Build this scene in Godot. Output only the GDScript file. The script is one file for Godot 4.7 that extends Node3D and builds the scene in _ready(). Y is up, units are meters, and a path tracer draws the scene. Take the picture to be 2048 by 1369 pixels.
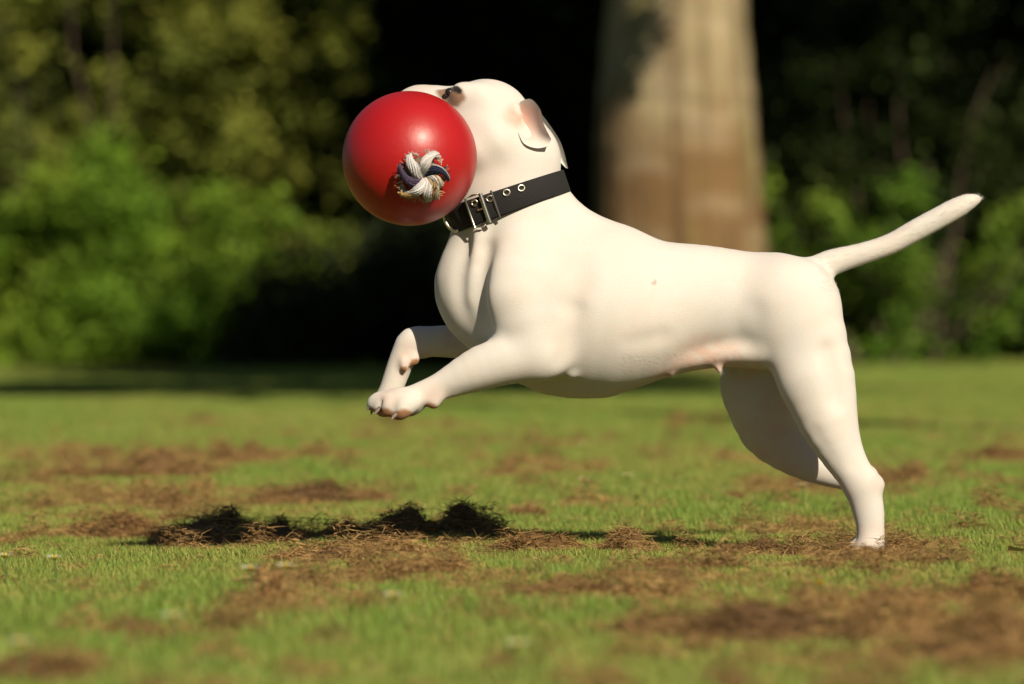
extends Node3D

# ---------------------------------------------------------------- scale
# One reference unit ("px") is 1/1350 m; the dog stands in the plane z = 0, the camera 8 m in front of it.
const S := 1350.0
const D := 8.0
const Q := D / 12.0      # depths below are first measured for a 12 m stand-off
const CAM_H := 0.3763
const GROUND_PY := 1108.0

var rng := RandomNumberGenerator.new()
var patch_noise := FastNoiseLite.new()
var fine_noise := FastNoiseLite.new()
var taken := {}

# ---------------------------------------------------------------- helpers
func numbered(called: String) -> String:
	if not taken.has(called):
		taken[called] = 0
		return called
	taken[called] += 1
	return "%s_%03d" % [called, taken[called]]

func tag(o: Node, label: String, category: String, group := "") -> void:
	o.set_meta("label", label)
	o.set_meta("category", category)
	if group != "":
		o.set_meta("group", group)

func thing(called: String, label: String, category: String, at := Vector3.ZERO, group := "") -> Node3D:
	var o := Node3D.new()
	o.name = numbered(called)
	add_child(o)
	o.position = at
	tag(o, label, category, group)
	return o

func part(called: String, mesh: Mesh, mat: Material, parent: Node) -> MeshInstance3D:
	var o := MeshInstance3D.new()
	o.name = called
	o.mesh = mesh
	if mat:
		o.material_override = mat
	parent.add_child(o, true)
	return o

func many(called: String, mesh: Mesh, mat: Material, places: Array, tints: PackedColorArray, parent: Node) -> MultiMeshInstance3D:
	var mm := MultiMesh.new()
	mm.transform_format = MultiMesh.TRANSFORM_3D
	mm.use_colors = true
	mm.mesh = mesh
	mm.instance_count = places.size()
	for i in places.size():
		mm.set_instance_transform(i, places[i])
		mm.set_instance_color(i, tints[i])
	var o := MultiMeshInstance3D.new()
	o.name = called
	o.multimesh = mm
	o.material_override = mat
	o.set_meta("kind", "stuff")
	parent.add_child(o, true)
	return o

func lin(r: float, g: float, b: float) -> Color:
	return Color(r, g, b).linear_to_srgb()

func paint(c: Color, rough := 0.8) -> StandardMaterial3D:
	var m := StandardMaterial3D.new()
	m.albedo_color = c
	m.roughness = rough
	return m

func tinted(rough := 0.8, back := Color(0, 0, 0)) -> StandardMaterial3D:
	var m := StandardMaterial3D.new()
	m.albedo_color = Color.WHITE
	m.vertex_color_use_as_albedo = true
	m.roughness = rough
	m.metallic_specular = 0.35
	if back.r + back.g + back.b > 0.0:
		m.backlight_enabled = true
		m.backlight = back
	return m

func noise_texture(freq: float, seed_: int, octaves := 4, size := 512, as_normal := false, strength := 4.0) -> NoiseTexture2D:
	var n := FastNoiseLite.new()
	n.seed = seed_
	n.frequency = freq
	n.fractal_octaves = octaves
	var t := NoiseTexture2D.new()
	t.width = size
	t.height = size
	t.seamless = true
	t.noise = n
	t.as_normal_map = as_normal
	t.bump_strength = strength
	return t

func to_world(p: Vector3) -> Vector3:
	return Vector3((p.x - 1024.0) / S, (GROUND_PY - p.y) / S, p.z / S)

# place on the ground seen at a photo column and row
func depth_of(py: float) -> float:
	return D * (GROUND_PY - 600.0) / (py - 600.0)

func ground_at(px: float, py: float) -> Vector3:
	var d := depth_of(py)
	var x := (px - 1024.0) / (S * D / d)
	return Vector3(x, height(x, D - d), D - d)

# ---------------------------------------------------------------- mesh tools
func tube(st: SurfaceTool, pts: Array, radii: Array, sides := 8, col := Color.WHITE, closed := false) -> void:
	var rings := []
	var n := pts.size()
	var up := Vector3(0.137, 0.97, 0.2).normalized()
	for i in n:
		var a: Vector3 = pts[(i - 1 + n) % n] if closed else pts[max(i - 1, 0)]
		var b: Vector3 = pts[(i + 1) % n] if closed else pts[min(i + 1, n - 1)]
		var t := (b - a).normalized()
		var u := t.cross(up)
		if u.length() < 0.1:
			u = t.cross(Vector3(1, 0, 0))
		u = u.normalized()
		var v := t.cross(u)
		var ring := []
		for k in sides:
			var an := TAU * k / sides
			var dir := u * cos(an) + v * sin(an)
			ring.append([pts[i] + dir * radii[i], dir])
		rings.append(ring)
	for i in (n if closed else n - 1):
		var r0: Array = rings[i]
		var r1: Array = rings[(i + 1) % n]
		for k in sides:
			var k2 := (k + 1) % sides
			tri(st, r0[k][0], r0[k2][0], r1[k][0], r0[k][1], r0[k2][1], r1[k][1], col)
			tri(st, r1[k][0], r0[k2][0], r1[k2][0], r1[k][1], r0[k2][1], r1[k2][1], col)
	if not closed:
		for e in [[0, -1.0], [n - 1, 1.0]]:
			var ring: Array = rings[e[0]]
			var nn: Vector3 = (pts[n - 1] - pts[n - 2]).normalized() if e[1] > 0 else (pts[0] - pts[1]).normalized()
			for k in sides:
				tri(st, pts[e[0]], ring[(k + 1) % sides][0], ring[k][0], nn, nn, nn, col)

# three corners with their normals, wound so that the front faces the way the normals point
func tri(st: SurfaceTool, a: Vector3, b: Vector3, c: Vector3, na: Vector3, nb: Vector3, nc: Vector3, col: Color) -> void:
	var flip := (c - a).cross(b - a).dot(na + nb + nc) < 0.0
	for q in ([[a, na], [c, nc], [b, nb]] if flip else [[a, na], [b, nb], [c, nc]]):
		st.set_color(col)
		st.set_normal(q[1])
		st.add_vertex(q[0])

func start() -> SurfaceTool:
	var st := SurfaceTool.new()
	st.begin(Mesh.PRIMITIVE_TRIANGLES)
	return st

# a strip of a flat blade: base, direction of growth, bend, width
func blade(st: SurfaceTool, base: Vector3, side: Vector3, tip: Vector3, bend: Vector3, w: float, segs: int, col := Color.WHITE) -> void:
	var prev_l := base - side * w * 0.5
	var prev_r := base + side * w * 0.5
	for i in segs:
		var t := float(i + 1) / segs
		var c := base.lerp(tip, t) + bend * (t * t)
		var ww := w * (1.0 - t * 0.85) * 0.5
		var l := c - side * ww
		var r := c + side * ww
		var n := side.cross(c - (prev_l + prev_r) * 0.5).normalized()
		var tris := [prev_l, l, prev_r, prev_r, l, r] if i < segs - 1 else [prev_l, c, prev_r]
		for q in tris:
			st.set_color(col)
			st.set_normal(n)
			st.add_vertex(q)
		prev_l = l
		prev_r = r

# ---------------------------------------------------------------- ground shape
var mounds := []      # [x, z, radius, rise]

func height(x: float, z: float) -> float:
	var far := clampf((D - z - 30.0 * Q) / 7.0, 0.0, 1.0)
	var h := 0.016 * patch_noise.get_noise_2d(x * 90.0, z * 55.0) * (1.0 - far)
	h += 0.012 * patch_noise.get_noise_2d(x * 26.0 + 300.0, z * 18.0)
	# the lawn dips to the left of the dog
	h -= 0.020 * clampf((-0.15 - x) / 0.5, 0.0, 1.0) * clampf(1.0 - absf(z + 0.6) / 1.6, 0.0, 1.0)
	var near_foot := clampf(Vector2(x - 0.53, z).length() / 0.35, 0.0, 1.0)
	return h * near_foot

# how much dead thatch lies at a place, 0 to 1
func thatch_at(x: float, z: float) -> float:
	var d := (D - z) / Q
	var n := patch_noise.get_noise_2d(x * 150.0, z * 60.0 + 700.0) + 0.45 * patch_noise.get_noise_2d(x * 420.0 + 90.0, z * 220.0)
	var bias := -0.06
	if d > 19.0:
		bias = -0.02 - (d - 19.0) * 0.05
	if x < -0.35 and d > 9.0 and d < 11.9:
		bias -= 0.30
	if x > 0.1 and d > 8.0 and d < 11.0:
		bias += 0.10
	var v := clampf((n + bias - 0.02) * 2.6, 0.0, 0.9)
	v = maxf(v, clampf(patch_noise.get_noise_2d(x * 900.0 + 40.0, z * 420.0) * 2.2 - 0.35, 0.0, 0.8) * clampf((26.0 - d) / 8.0, 0.0, 1.0))
	for m in mounds:
		var q := Vector2((x - m[0]) / m[2], (z - m[1]) / (m[2] * 1.3)).length()
		if q < 1.3:
			v = maxf(v, clampf((1.3 - q) * 2.2, 0.0, 1.0))
	return v

# ---------------------------------------------------------------- the dog: distance field
var fA := PackedVector3Array()
var fAB := PackedVector3Array()
var fINV := PackedFloat32Array()
var fRA := PackedFloat32Array()
var fDR := PackedFloat32Array()
var fZS := PackedFloat32Array()
var fK := PackedFloat32Array()
var fNEG := PackedByteArray()
var fCH := PackedInt32Array()
var chains := 0

# a chain of tapered bones: stations are [x, y, z, radius]; zs squeezes the section in z; k is the blend
func chain(stations: Array, zs := 1.0, k := 18.0, neg := false) -> void:
	chains += 1
	var sub := 3 if stations.size() > 2 else 1
	var pts := []
	for i in stations.size() - 1:
		for q in sub:
			var f := float(q) / sub
			var v := []
			for c in 4:
				v.append(cubic_interpolate(stations[i][c], stations[i + 1][c], stations[maxi(i - 1, 0)][c], stations[mini(i + 2, stations.size() - 1)][c], f))
			pts.append(v)
	pts.append(stations[-1])
	for i in pts.size() - 1:
		var a: Array = pts[i]
		var b: Array = pts[i + 1]
		var pa := Vector3(a[0], a[1], a[2] / zs)
		var pb := Vector3(b[0], b[1], b[2] / zs)
		fA.append(pa)
		fAB.append(pb - pa)
		fINV.append(1.0 / maxf((pb - pa).length_squared(), 0.001))
		fRA.append(a[3])
		fDR.append(b[3] - a[3])
		fZS.append(zs)
		fK.append(k)
		fNEG.append(1 if neg else 0)
		fCH.append(chains)

func field(p: Vector3, ids: PackedInt32Array) -> float:
	var d := 400.0
	var cur := -1
	var dc := 400.0
	var k := 1.0
	var neg := 0
	for i in ids:
		if fCH[i] != cur:
			if cur >= 0:
				d = _join(d, dc, k, neg)
			cur = fCH[i]
			dc = 400.0
			k = fK[i]
			neg = fNEG[i]
		var pa := Vector3(p.x, p.y, p.z / fZS[i]) - fA[i]
		var ab := fAB[i]
		var t := clampf(pa.dot(ab) * fINV[i], 0.0, 1.0)
		var di := (pa - ab * t).length() - fRA[i] - fDR[i] * t
		dc = minf(dc, di)
	return _join(d, dc, k, neg)

func _join(d: float, di: float, k: float, neg: int) -> float:
	var h := maxf(k - absf(d - (-di if neg == 1 else di)), 0.0) / k
	if neg == 1:
		return maxf(d, -di) + h * h * k * 0.25
	return minf(d, di) - h * h * k * 0.25

func dog_skeleton() -> void:
	# trunk of the body
	chain([[985, 578, 0, 112], [1090, 600, 0, 162], [1195, 616, 0, 166]], 0.80, 30)
	chain([[1195, 616, 0, 166], [1255, 622, 0, 150], [1330, 610, 0, 126], [1400, 602, 0, 112], [1480, 606, 0, 104], [1570, 614, 0, 98]], 0.84, 30)
	chain([[1556, 614, 0, 100], [1582, 618, 0, 92]], 1.0, 30)
	# withers, loin
	chain([[1165, 500, 0, 66], [1255, 540, 0, 66]], 0.8, 30)
	# keel of the chest
	chain([[1000, 660, 0, 60], [1100, 735, -10, 52], [1200, 745, 0, 40]], 0.9, 40)
	# neck and throat
	chain([[1088, 520, 0, 128], [1018, 404, 0, 112], [1008, 330, 0, 100]], 0.76, 34)
	chain([[948, 440, 0, 34], [918, 560, 0, 42], [945, 630, 0, 50]], 1.0, 26)
	chain([[968, 440, 52, 20], [955, 520, 74, 17], [940, 600, 74, 11]], 1.0, 16)
	chain([[1062, 420, 40, 40], [1020, 520, 78, 38], [1012, 580, 96, 40]], 1.0, 30)
	# head
	chain([[972, 254, 0, 96], [1034, 318, 0, 86]], 0.82, 26)
	chain([[985, 285, 40, 54], [960, 300, 44, 46]], 1.0, 24)
	chain([[985, 285, -40, 54], [960, 300, -44, 46]], 1.0, 24)
	chain([[928, 196, 36, 31], [960, 200, 40, 34]], 1.0, 12)
	chain([[928, 196, -36, 31], [960, 200, -40, 34]], 1.0, 12)
	chain([[925, 240, -4, 66], [848, 222, -30, 54], [838, 222, -34, 52]], 0.86, 14)
	chain([[812, 205, -40, 24], [806, 208, -42, 22]], 1.0, 10)
	chain([[940, 318, -5, 44], [862, 316, -34, 30]], 1.0, 16)
	chain([[1026, 262, 60, 6], [1032, 246, 68, 6], [1042, 232, 66, 5]], 1.0, 8)
	chain([[1018, 236, 62, 7], [1030, 216, 58, 9]], 1.0, 16)
	# near foreleg
	chain([[1050, 520, 72, 62], [1040, 600, 92, 76], [1078, 700, 104, 56]], 0.8, 34)
	chain([[1120, 600, 86, 64], [1092, 702, 104, 44]], 0.8, 34)
	chain([[1066, 708, 106, 50], [1010, 716, 110, 49], [950, 738, 112, 40], [890, 764, 112, 26], [866, 776, 112, 24], [822, 796, 112, 25], [796, 802, 112, 26]], 0.86, 20)
	chain([[1060, 742, 106, 18], [1000, 757, 108, 13], [900, 788, 110, 7]], 1.0, 12)
	# near paw: toes, pads
	chain([[806, 798, 120, 23], [780, 806, 124, 22], [770, 816, 124, 18]], 1.0, 9)
	chain([[824, 802, 130, 21], [808, 814, 136, 21], [800, 822, 136, 18]], 1.0, 9)
	chain([[794, 796, 108, 20], [760, 800, 106, 18], [750, 808, 106, 15]], 1.0, 8)
	chain([[790, 798, 94, 18], [764, 800, 92, 16], [757, 812, 92, 13]], 1.0, 7)
	chain([[878, 786, 114, 17], [868, 803, 119, 14]], 1.0, 7)
	chain([[836, 812, 108, 14], [822, 822, 112, 11]], 1.0, 8)
	# far foreleg
	chain([[1000, 600, -76, 60], [1008, 680, -88, 46]], 0.8, 30)
	chain([[1008, 684, -90, 44], [940, 684, -95, 37], [862, 684, -96, 31], [824, 686, -96, 31], [806, 712, -96, 27], [790, 752, -95, 25], [778, 786, -94, 24], [768, 806, -94, 25]], 0.9, 16)
	chain([[843, 704, -88, 14], [846, 708, -88, 12]], 1.0, 8)
	chain([[826, 716, -78, 12], [827, 722, -78, 11]], 1.0, 6)
	chain([[808, 724, -70, 10], [807, 738, -66, 8]], 1.0, 6)
	# near hind leg
	chain([[1580, 618, 46, 96], [1622, 760, 72, 66]], 0.72, 34)
	chain([[1622, 760, 74, 66], [1644, 835, 80, 55], [1678, 908, 78, 40], [1716, 962, 74, 34]], 0.82, 20)
	chain([[1606, 656, 46, 78], [1664, 752, 62, 42], [1688, 862, 70, 25], [1716, 940, 72, 12]], 0.9, 22)
	chain([[1730, 962, 72, 22], [1748, 966, 72, 17]], 1.0, 10)
	chain([[1718, 968, 72, 35], [1731, 1010, 70, 33], [1737, 1052, 70, 28], [1737, 1088, 70, 28]], 0.8, 16)
	chain([[1734, 1096, 70, 25], [1712, 1104, 72, 19]], 1.2, 12)
	# far hind leg
	chain([[1566, 640, -50, 94], [1532, 772, -80, 84]], 0.68, 34)
	chain([[1532, 772, -82, 84], [1546, 852, -98, 68], [1600, 912, -104, 46], [1672, 946, -104, 34], [1735, 962, -98, 28]], 0.8, 20)
	chain([[1735, 962, -98, 28], [1746, 1010, -96, 26], [1746, 1090, -94, 25]], 0.9, 14)
	chain([[1744, 1096, -94, 23], [1716, 1104, -94, 18]], 1.2, 12)
	# tail
	chain([[1560, 575, 0, 52], [1612, 553, 0, 33], [1660, 527, 0, 27], [1720, 509, 0, 22], [1780, 489, 0, 21], [1830, 462, 0, 22], [1880, 435, 0, 22], [1915, 416, 0, 21], [1940, 403, 0, 16], [1960, 397, 0, 6]], 0.92, 16)
	# loose skin of the belly and teats
	chain([[1225, 752, 4, 20], [1340, 726, 12, 24], [1440, 708, 16, 27], [1520, 705, 24, 34]], 1.7, 16)
	chain([[1254, 764, 26, 7], [1258, 773, 30, 5]], 1.0, 5)
	chain([[1342, 744, 36, 7], [1344, 755, 40, 4]], 1.0, 5)
	chain([[1434, 730, 40, 9], [1439, 743, 46, 6]], 1.0, 5)
	chain([[1200, 778, -20, 7], [1203, 790, -20, 4]], 1.0, 5)
	chain([[1137, 744, 84, 9], [1142, 748, 87, 8]], 1.0, 14)
	chain([[1178, 446, -30, 11], [1184, 446, 34, 11]], 1.0, 12)
	chain([[1212, 466, -30, 12], [1218, 466, 34, 12]], 1.0, 12)
	chain([[1553, 522, -24, 10], [1556, 522, 26, 10]], 1.0, 12)
	chain([[1652, 700, 120, 10], [1668, 800, 122, 10]], 1.0, 26, true)
	chain([[1620, 860, 128, 8], [1668, 940, 120, 8]], 1.0, 16, true)
	chain([[1170, 520, 150, 16], [1140, 610, 158, 14]], 1.0, 30, true)
	chain([[1260, 690, 140, 9], [1330, 676, 118, 9]], 1.0, 26, true)
	# hollows: front of the shoulder, flank, thigh
	chain([[968, 500, 100, 15], [957, 600, 110, 16], [962, 662, 112, 14]], 1.0, 26, true)
	chain([[794, 796, 150, 4], [788, 838, 146, 5]], 1.0, 8, true)
	chain([[768, 800, 134, 4], [758, 830, 132, 5]], 1.0, 8, true)
	chain([[930, 480, 66, 10], [916, 550, 80, 13], [922, 640, 84, 12]], 1.0, 20, true)
	chain([[1500, 620, 121, 11], [1498, 690, 124, 10]], 1.0, 34, true)
	chain([[1150, 620, 150, 10], [1128, 720, 150, 12]], 1.0, 26, true)
	chain([[1700, 930, 116, 10], [1712, 880, 112, 8]], 1.0, 14, true)
	chain([[884, 176, 60, 10], [890, 190, 70, 12]], 1.0, 12, true)

func ear_sheet(rows: Array, thick: float, inside: Color, outside: Color, V: PackedVector3Array, N: PackedVector3Array, C: PackedColorArray, I: PackedInt32Array) -> void:
	var nu := 14
	var nv := 10
	var grid := []
	for i in nu + 1:
		var fu := float(i) / nu * (rows.size() - 1)
		var r0 := clampi(int(fu) - 1, 0, rows.size() - 1)
		var r1 := clampi(int(fu), 0, rows.size() - 1)
		var r2 := clampi(int(fu) + 1, 0, rows.size() - 1)
		var r3 := clampi(int(fu) + 2, 0, rows.size() - 1)
		var f := fu - int(fu)
		var line := []
		for j in nv + 1:
			var fv := float(j) / nv
			var q := []
			for r in [r0, r1, r2, r3]:
				var a: Vector3 = rows[r][0]
				var b: Vector3 = rows[r][1]
				var c: Vector3 = rows[r][2]
				q.append(a * (1 - fv) * (1 - 2 * fv) + b * 4.0 * fv * (1 - fv) + c * fv * (2 * fv - 1))
			line.append((q[1] as Vector3).cubic_interpolate(q[2], q[0], q[3], f))
		grid.append(line)
	for side in [1.0, -1.0]:
		var first := V.size()
		for i in nu + 1:
			for j in nv + 1:
				var p: Vector3 = grid[i][j]
				var du: Vector3 = grid[mini(i + 1, nu)][j] - grid[maxi(i - 1, 0)][j]
				var dv: Vector3 = grid[i][mini(j + 1, nv)] - grid[i][maxi(j - 1, 0)]
				var n := du.cross(dv).normalized()
				if n.z < 0.0:
					n = -n
				n *= side
				var rim := minf(minf(j, nv - j) / 2.0, minf(i + 1, nu - i) / 2.0)
				rim = clampf(rim, 0.12, 1.0)
				var w := to_world(p + n * thick * 0.5 * rim)
				V.append(w)
				N.append(Vector3(n.x, -n.y, n.z))
				var edge := clampf(minf(j, nv - j) / 2.5, 0.0, 1.0) * clampf(float(nu - i) / 3.5, 0.0, 1.0)
				C.append(outside.lerp(inside, edge * (1.0 - 0.75 * smoothstep(0.35, 0.8, float(i) / nu))) if side > 0 else outside)
		for i in nu:
			for j in nv:
				var a := first + i * (nv + 1) + j
				var b := a + nv + 1
				for t in [[a, b, a + 1], [a + 1, b, b + 1]]:
					var fn := (V[t[2]] - V[t[0]]).cross(V[t[1]] - V[t[0]])
					if fn.dot(N[t[0]]) < 0:
						I.append_array(PackedInt32Array([t[0], t[2], t[1]]))
					else:
						I.append_array(PackedInt32Array(t))

const FUR := Color(0.61, 0.585, 0.55)
const SKIN := Color(0.60, 0.385, 0.305)

func dog_color(p: Vector3, n: Vector3) -> Color:
	var g := fine_noise.get_noise_3d(p.x * 0.9, p.y * 0.9, p.z * 0.9)
	var g2 := fine_noise.get_noise_3d(p.x * 0.22, p.y * 0.22, p.z * 0.22)
	var c := FUR
	c = c.lerp(Color(0.605, 0.53, 0.47), clampf(0.18 + 0.5 * g2 + 0.2 * g, 0.0, 0.45))
	# thin-haired places where the skin shows: belly, inside of legs, face, ear root, feet
	var spots := [[Vector3(1400, 728, 30), 90.0, 0.75], [Vector3(1330, 740, 30), 50.0, 0.6], [Vector3(1480, 725, 20), 70.0, 0.8], [Vector3(1250, 770, 20), 40.0, 0.35], [Vector3(1034, 232, 70), 34.0, 0.75], [Vector3(848, 175, -30), 40.0, 0.45], [Vector3(1745, 965, 80), 26.0, 0.35], [Vector3(1735, 1070, 90), 40.0, 0.25], [Vector3(820, 720, -70), 50.0, 0.45], [Vector3(870, 790, 120), 36.0, 0.35], [Vector3(785, 800, 125), 40.0, 0.4], [Vector3(1560, 860, -40), 110.0, 0.35], [Vector3(920, 690, -70), 70.0, 0.35]]
	for s in spots:
		var q: float = p.distance_to(s[0]) / s[1]
		if q < 1.0:
			c = c.lerp(SKIN, (1.0 - q * q) * s[2] * clampf(0.85 + g, 0.0, 1.2))
	# leather of the pads
	for s in [[Vector3(774, 834, 130), 25.0], [Vector3(808, 840, 144), 26.0], [Vector3(753, 820, 108), 15.0], [Vector3(864, 813, 120), 15.0], [Vector3(824, 830, 112), 14.0], [Vector3(829, 730, -74), 12.0], [Vector3(806, 744, -62), 9.0]]:
		var q: float = p.distance_to(s[0]) / s[1]
		c = c.lerp(Color(0.34, 0.165, 0.075), clampf((1.08 - q + 0.12 * g) * 5.0, 0.0, 1.0))
	# dark lids and the brown mark behind the eye
	var e := Vector2((p.x - 904.0) / 27.0, (p.y - 192.0 - (p.x - 904.0) * 0.25) / 21.0).length() + 0.3 * g
	var lid := Vector2((p.x - 905.0) / 21.0, (p.y - 177.0 - (p.x - 905.0) * 0.45) / 8.5).length() + 0.2 * g
	if p.z > 8.0:
		c = c.lerp(Color(0.20, 0.095, 0.04), clampf((1.15 - e) * 3.0, 0.0, 0.88))
		c = c.lerp(Color(0.012, 0.01, 0.009), clampf((1.05 - lid) * 5.0, 0.0, 1.0))
	# nose
	if p.x < 806.0 and p.y < 260.0 and p.z < 0.0:
		c = c.lerp(Color(0.05, 0.03, 0.03), 0.9)
	# small freckle on the flank
	var fr := Vector2(p.x - 1305.0, p.y - 567.0).length()
	if p.z > 40.0 and fr < 5.0:
		c = c.lerp(Color(0.3, 0.22, 0.18), 0.6)
	return c

var dog_points := PackedVector3Array()     # kept for the hairs
var dog_normals := PackedVector3Array()

func dog_mesh() -> ArrayMesh:
	dog_skeleton()
	var cell := 5.0
	var B := 8
	var lo := Vector3(720, 140, -170)
	var nb := Vector3i(32, 25, 9)
	var nx := nb.x * B
	var ny := nb.y * B
	var nz := nb.z * B
	var grid := PackedFloat32Array()
	grid.resize(nx * ny * nz)
	grid.fill(50.0)
	var half := cell * B * 0.5
	var diag := half * 1.74
	var live := []
	for bz in nb.z:
		for by in nb.y:
			for bx in nb.x:
				var c := lo + Vector3(bx + 0.5, by + 0.5, bz + 0.5) * cell * B
				var ids := PackedInt32Array()
				var all_d := PackedFloat32Array()
				var least := 1000.0
				for i in fA.size():
					var pa := Vector3(c.x, c.y, c.z / fZS[i]) - fA[i]
					var t := clampf(pa.dot(fAB[i]) * fINV[i], 0.0, 1.0)
					var di := (pa - fAB[i] * t).length() - fRA[i] - fDR[i] * t
					all_d.append(di)
					if fNEG[i] == 0:
						least = minf(least, di)
				if least > diag * 1.6 + 20.0:
					continue
				for i in fA.size():
					var reach := diag * (1.0 + 1.0 / minf(fZS[i], 1.0)) + fK[i] + 4.0
					if all_d[i] < (least + reach if fNEG[i] == 0 else reach):
						ids.append(i)
				if ids.is_empty():
					continue
				var dc := field(c, ids)
				if absf(dc) > diag * 1.5 + 8.0:
					if dc < 0.0:
						for z in B:
							for y in B:
								var row := ((bz * B + z) * ny + by * B + y) * nx + bx * B
								for x in B:
									grid[row + x] = -50.0
					continue
				live.append(Vector3i(bx, by, bz))
				for z in B:
					for y in B:
						var row := ((bz * B + z) * ny + by * B + y) * nx + bx * B
						var p := lo + Vector3(bx * B, by * B + y, bz * B + z) * cell
						for x in B:
							grid[row + x] = field(p, ids)
							p.x += cell
	var vid := PackedInt32Array()
	vid.resize(grid.size())
	vid.fill(-1)
	var V := PackedVector3Array()
	var N := PackedVector3Array()
	var C := PackedColorArray()
	var I := PackedInt32Array()
	var P := PackedVector3Array()
	var sx := 1
	var sy := nx
	var sz := nx * ny
	var cells := PackedInt32Array()
	for b in live:
		for z in range(b.z * B - 1, b.z * B + B):
			for y in range(b.y * B - 1, b.y * B + B):
				for x in range(b.x * B - 1, b.x * B + B):
					if x < 0 or y < 0 or z < 0 or x >= nx - 1 or y >= ny - 1 or z >= nz - 1:
						continue
					var o := z * sz + y * sy + x
					if vid[o] >= 0:
						continue
					var g0 := grid[o]
					var g1 := grid[o + 1]
					var g2 := grid[o + sy]
					var g3 := grid[o + sy + 1]
					var g4 := grid[o + sz]
					var g5 := grid[o + sz + 1]
					var g6 := grid[o + sz + sy]
					var g7 := grid[o + sz + sy + 1]
					var mask := int(g0 < 0) + int(g1 < 0) + int(g2 < 0) + int(g3 < 0) + int(g4 < 0) + int(g5 < 0) + int(g6 < 0) + int(g7 < 0)
					if mask == 0 or mask == 8:
						continue
					var g := [g0, g1, g2, g3, g4, g5, g6, g7]
					var sum := Vector3.ZERO
					var cnt := 0
					for e in EDGES:
						var ga: float = g[e[0]]
						var gb: float = g[e[1]]
						if (ga < 0) != (gb < 0):
							sum += (CORNERS[e[0]] as Vector3).lerp(CORNERS[e[1]], ga / (ga - gb))
							cnt += 1
					var q := lo + (Vector3(x, y, z) + sum / cnt) * cell
					var n := Vector3(g1 + g3 + g5 + g7 - g0 - g2 - g4 - g6, g2 + g3 + g6 + g7 - g0 - g1 - g4 - g5, g4 + g5 + g6 + g7 - g0 - g1 - g2 - g3).normalized()
					vid[o] = V.size()
					cells.append(o)
					P.append(q)
					V.append(to_world(q))
					N.append(Vector3(n.x, -n.y, n.z))
					C.append(dog_color(q, n))
	for o in cells:
		for ax in 3:
			var step: int = [sx, sy, sz][ax]
			var u: int = [sy, sz, sx][ax]
			var v: int = [sz, sx, sy][ax]
			if (grid[o] < 0) == (grid[o + step] < 0):
				continue
			var a := vid[o]
			var b := vid[o - u]
			var c := vid[o - u - v]
			var d := vid[o - v]
			if a < 0 or b < 0 or c < 0 or d < 0:
				continue
			var fn := (V[c] - V[a]).cross(V[b] - V[a])
			if fn.dot(N[a] + N[c]) > 0:
				I.append_array(PackedInt32Array([a, b, c, a, c, d]))
			else:
				I.append_array(PackedInt32Array([a, c, b, a, d, c]))
	# relax the net: two light passes over the points, five over the normals
	var link := PackedInt32Array()
	for t in range(0, I.size(), 3):
		link.append_array(PackedInt32Array([I[t], I[t + 1], I[t + 1], I[t + 2], I[t + 2], I[t]]))
	for turn in 5:
		var sum_n := N.duplicate()
		var sum_p := P.duplicate()
		var num := PackedFloat32Array()
		num.resize(P.size())
		num.fill(1.0)
		for e in range(0, link.size(), 2):
			var ea := link[e]
			var eb := link[e + 1]
			sum_n[ea] += N[eb]
			sum_p[ea] += P[eb]
			num[ea] += 1.0
		for q in P.size():
			N[q] = sum_n[q].normalized()
			if turn < 2:
				P[q] = P[q].lerp(sum_p[q] / num[q], 0.6)
	for q in P.size():
		V[q] = to_world(P[q])
	dog_points = P.duplicate()
	dog_normals = N.duplicate()
	var pink := Color(0.60, 0.37, 0.31)
	var near_ear := [
		[Vector3(1028, 252, 54), Vector3(1034, 230, 46), Vector3(1040, 206, 54)],
		[Vector3(1035, 266, 72), Vector3(1045, 238, 52), Vector3(1061, 201, 72)],
		[Vector3(1048, 290, 77), Vector3(1062, 257, 54), Vector3(1080, 222, 82)],
		[Vector3(1073, 299, 74), Vector3(1080, 277, 60), Vector3(1087, 252, 80)],
		[Vector3(1096, 295, 70), Vector3(1099, 288, 67), Vector3(1102, 281, 70)]]
	ear_sheet(near_ear, 6.0, pink, FUR, V, N, C, I)
	ear_sheet([[Vector3(1070, 210, -50), Vector3(1072, 232, -62), Vector3(1074, 256, -62)], [Vector3(1104, 254, -62), Vector3(1096, 268, -76), Vector3(1090, 284, -72)], [Vector3(1124, 288, -70), Vector3(1116, 300, -80), Vector3(1109, 310, -76)], [Vector3(1137, 336, -72), Vector3(1134, 335, -74), Vector3(1131, 333, -74)]], 6.0, FUR, FUR, V, N, C, I)
	var arrays := []
	arrays.resize(Mesh.ARRAY_MAX)
	arrays[Mesh.ARRAY_VERTEX] = V
	arrays[Mesh.ARRAY_NORMAL] = N
	arrays[Mesh.ARRAY_COLOR] = C
	arrays[Mesh.ARRAY_INDEX] = I
	var am := ArrayMesh.new()
	am.add_surface_from_arrays(Mesh.PRIMITIVE_TRIANGLES, arrays)
	return am

const EDGES := [[0, 1], [2, 3], [4, 5], [6, 7], [0, 2], [1, 3], [4, 6], [5, 7], [0, 4], [1, 5], [2, 6], [3, 7]]
const CORNERS := [Vector3(0, 0, 0), Vector3(1, 0, 0), Vector3(0, 1, 0), Vector3(1, 1, 0), Vector3(0, 0, 1), Vector3(1, 0, 1), Vector3(0, 1, 1), Vector3(1, 1, 1)]

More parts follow.
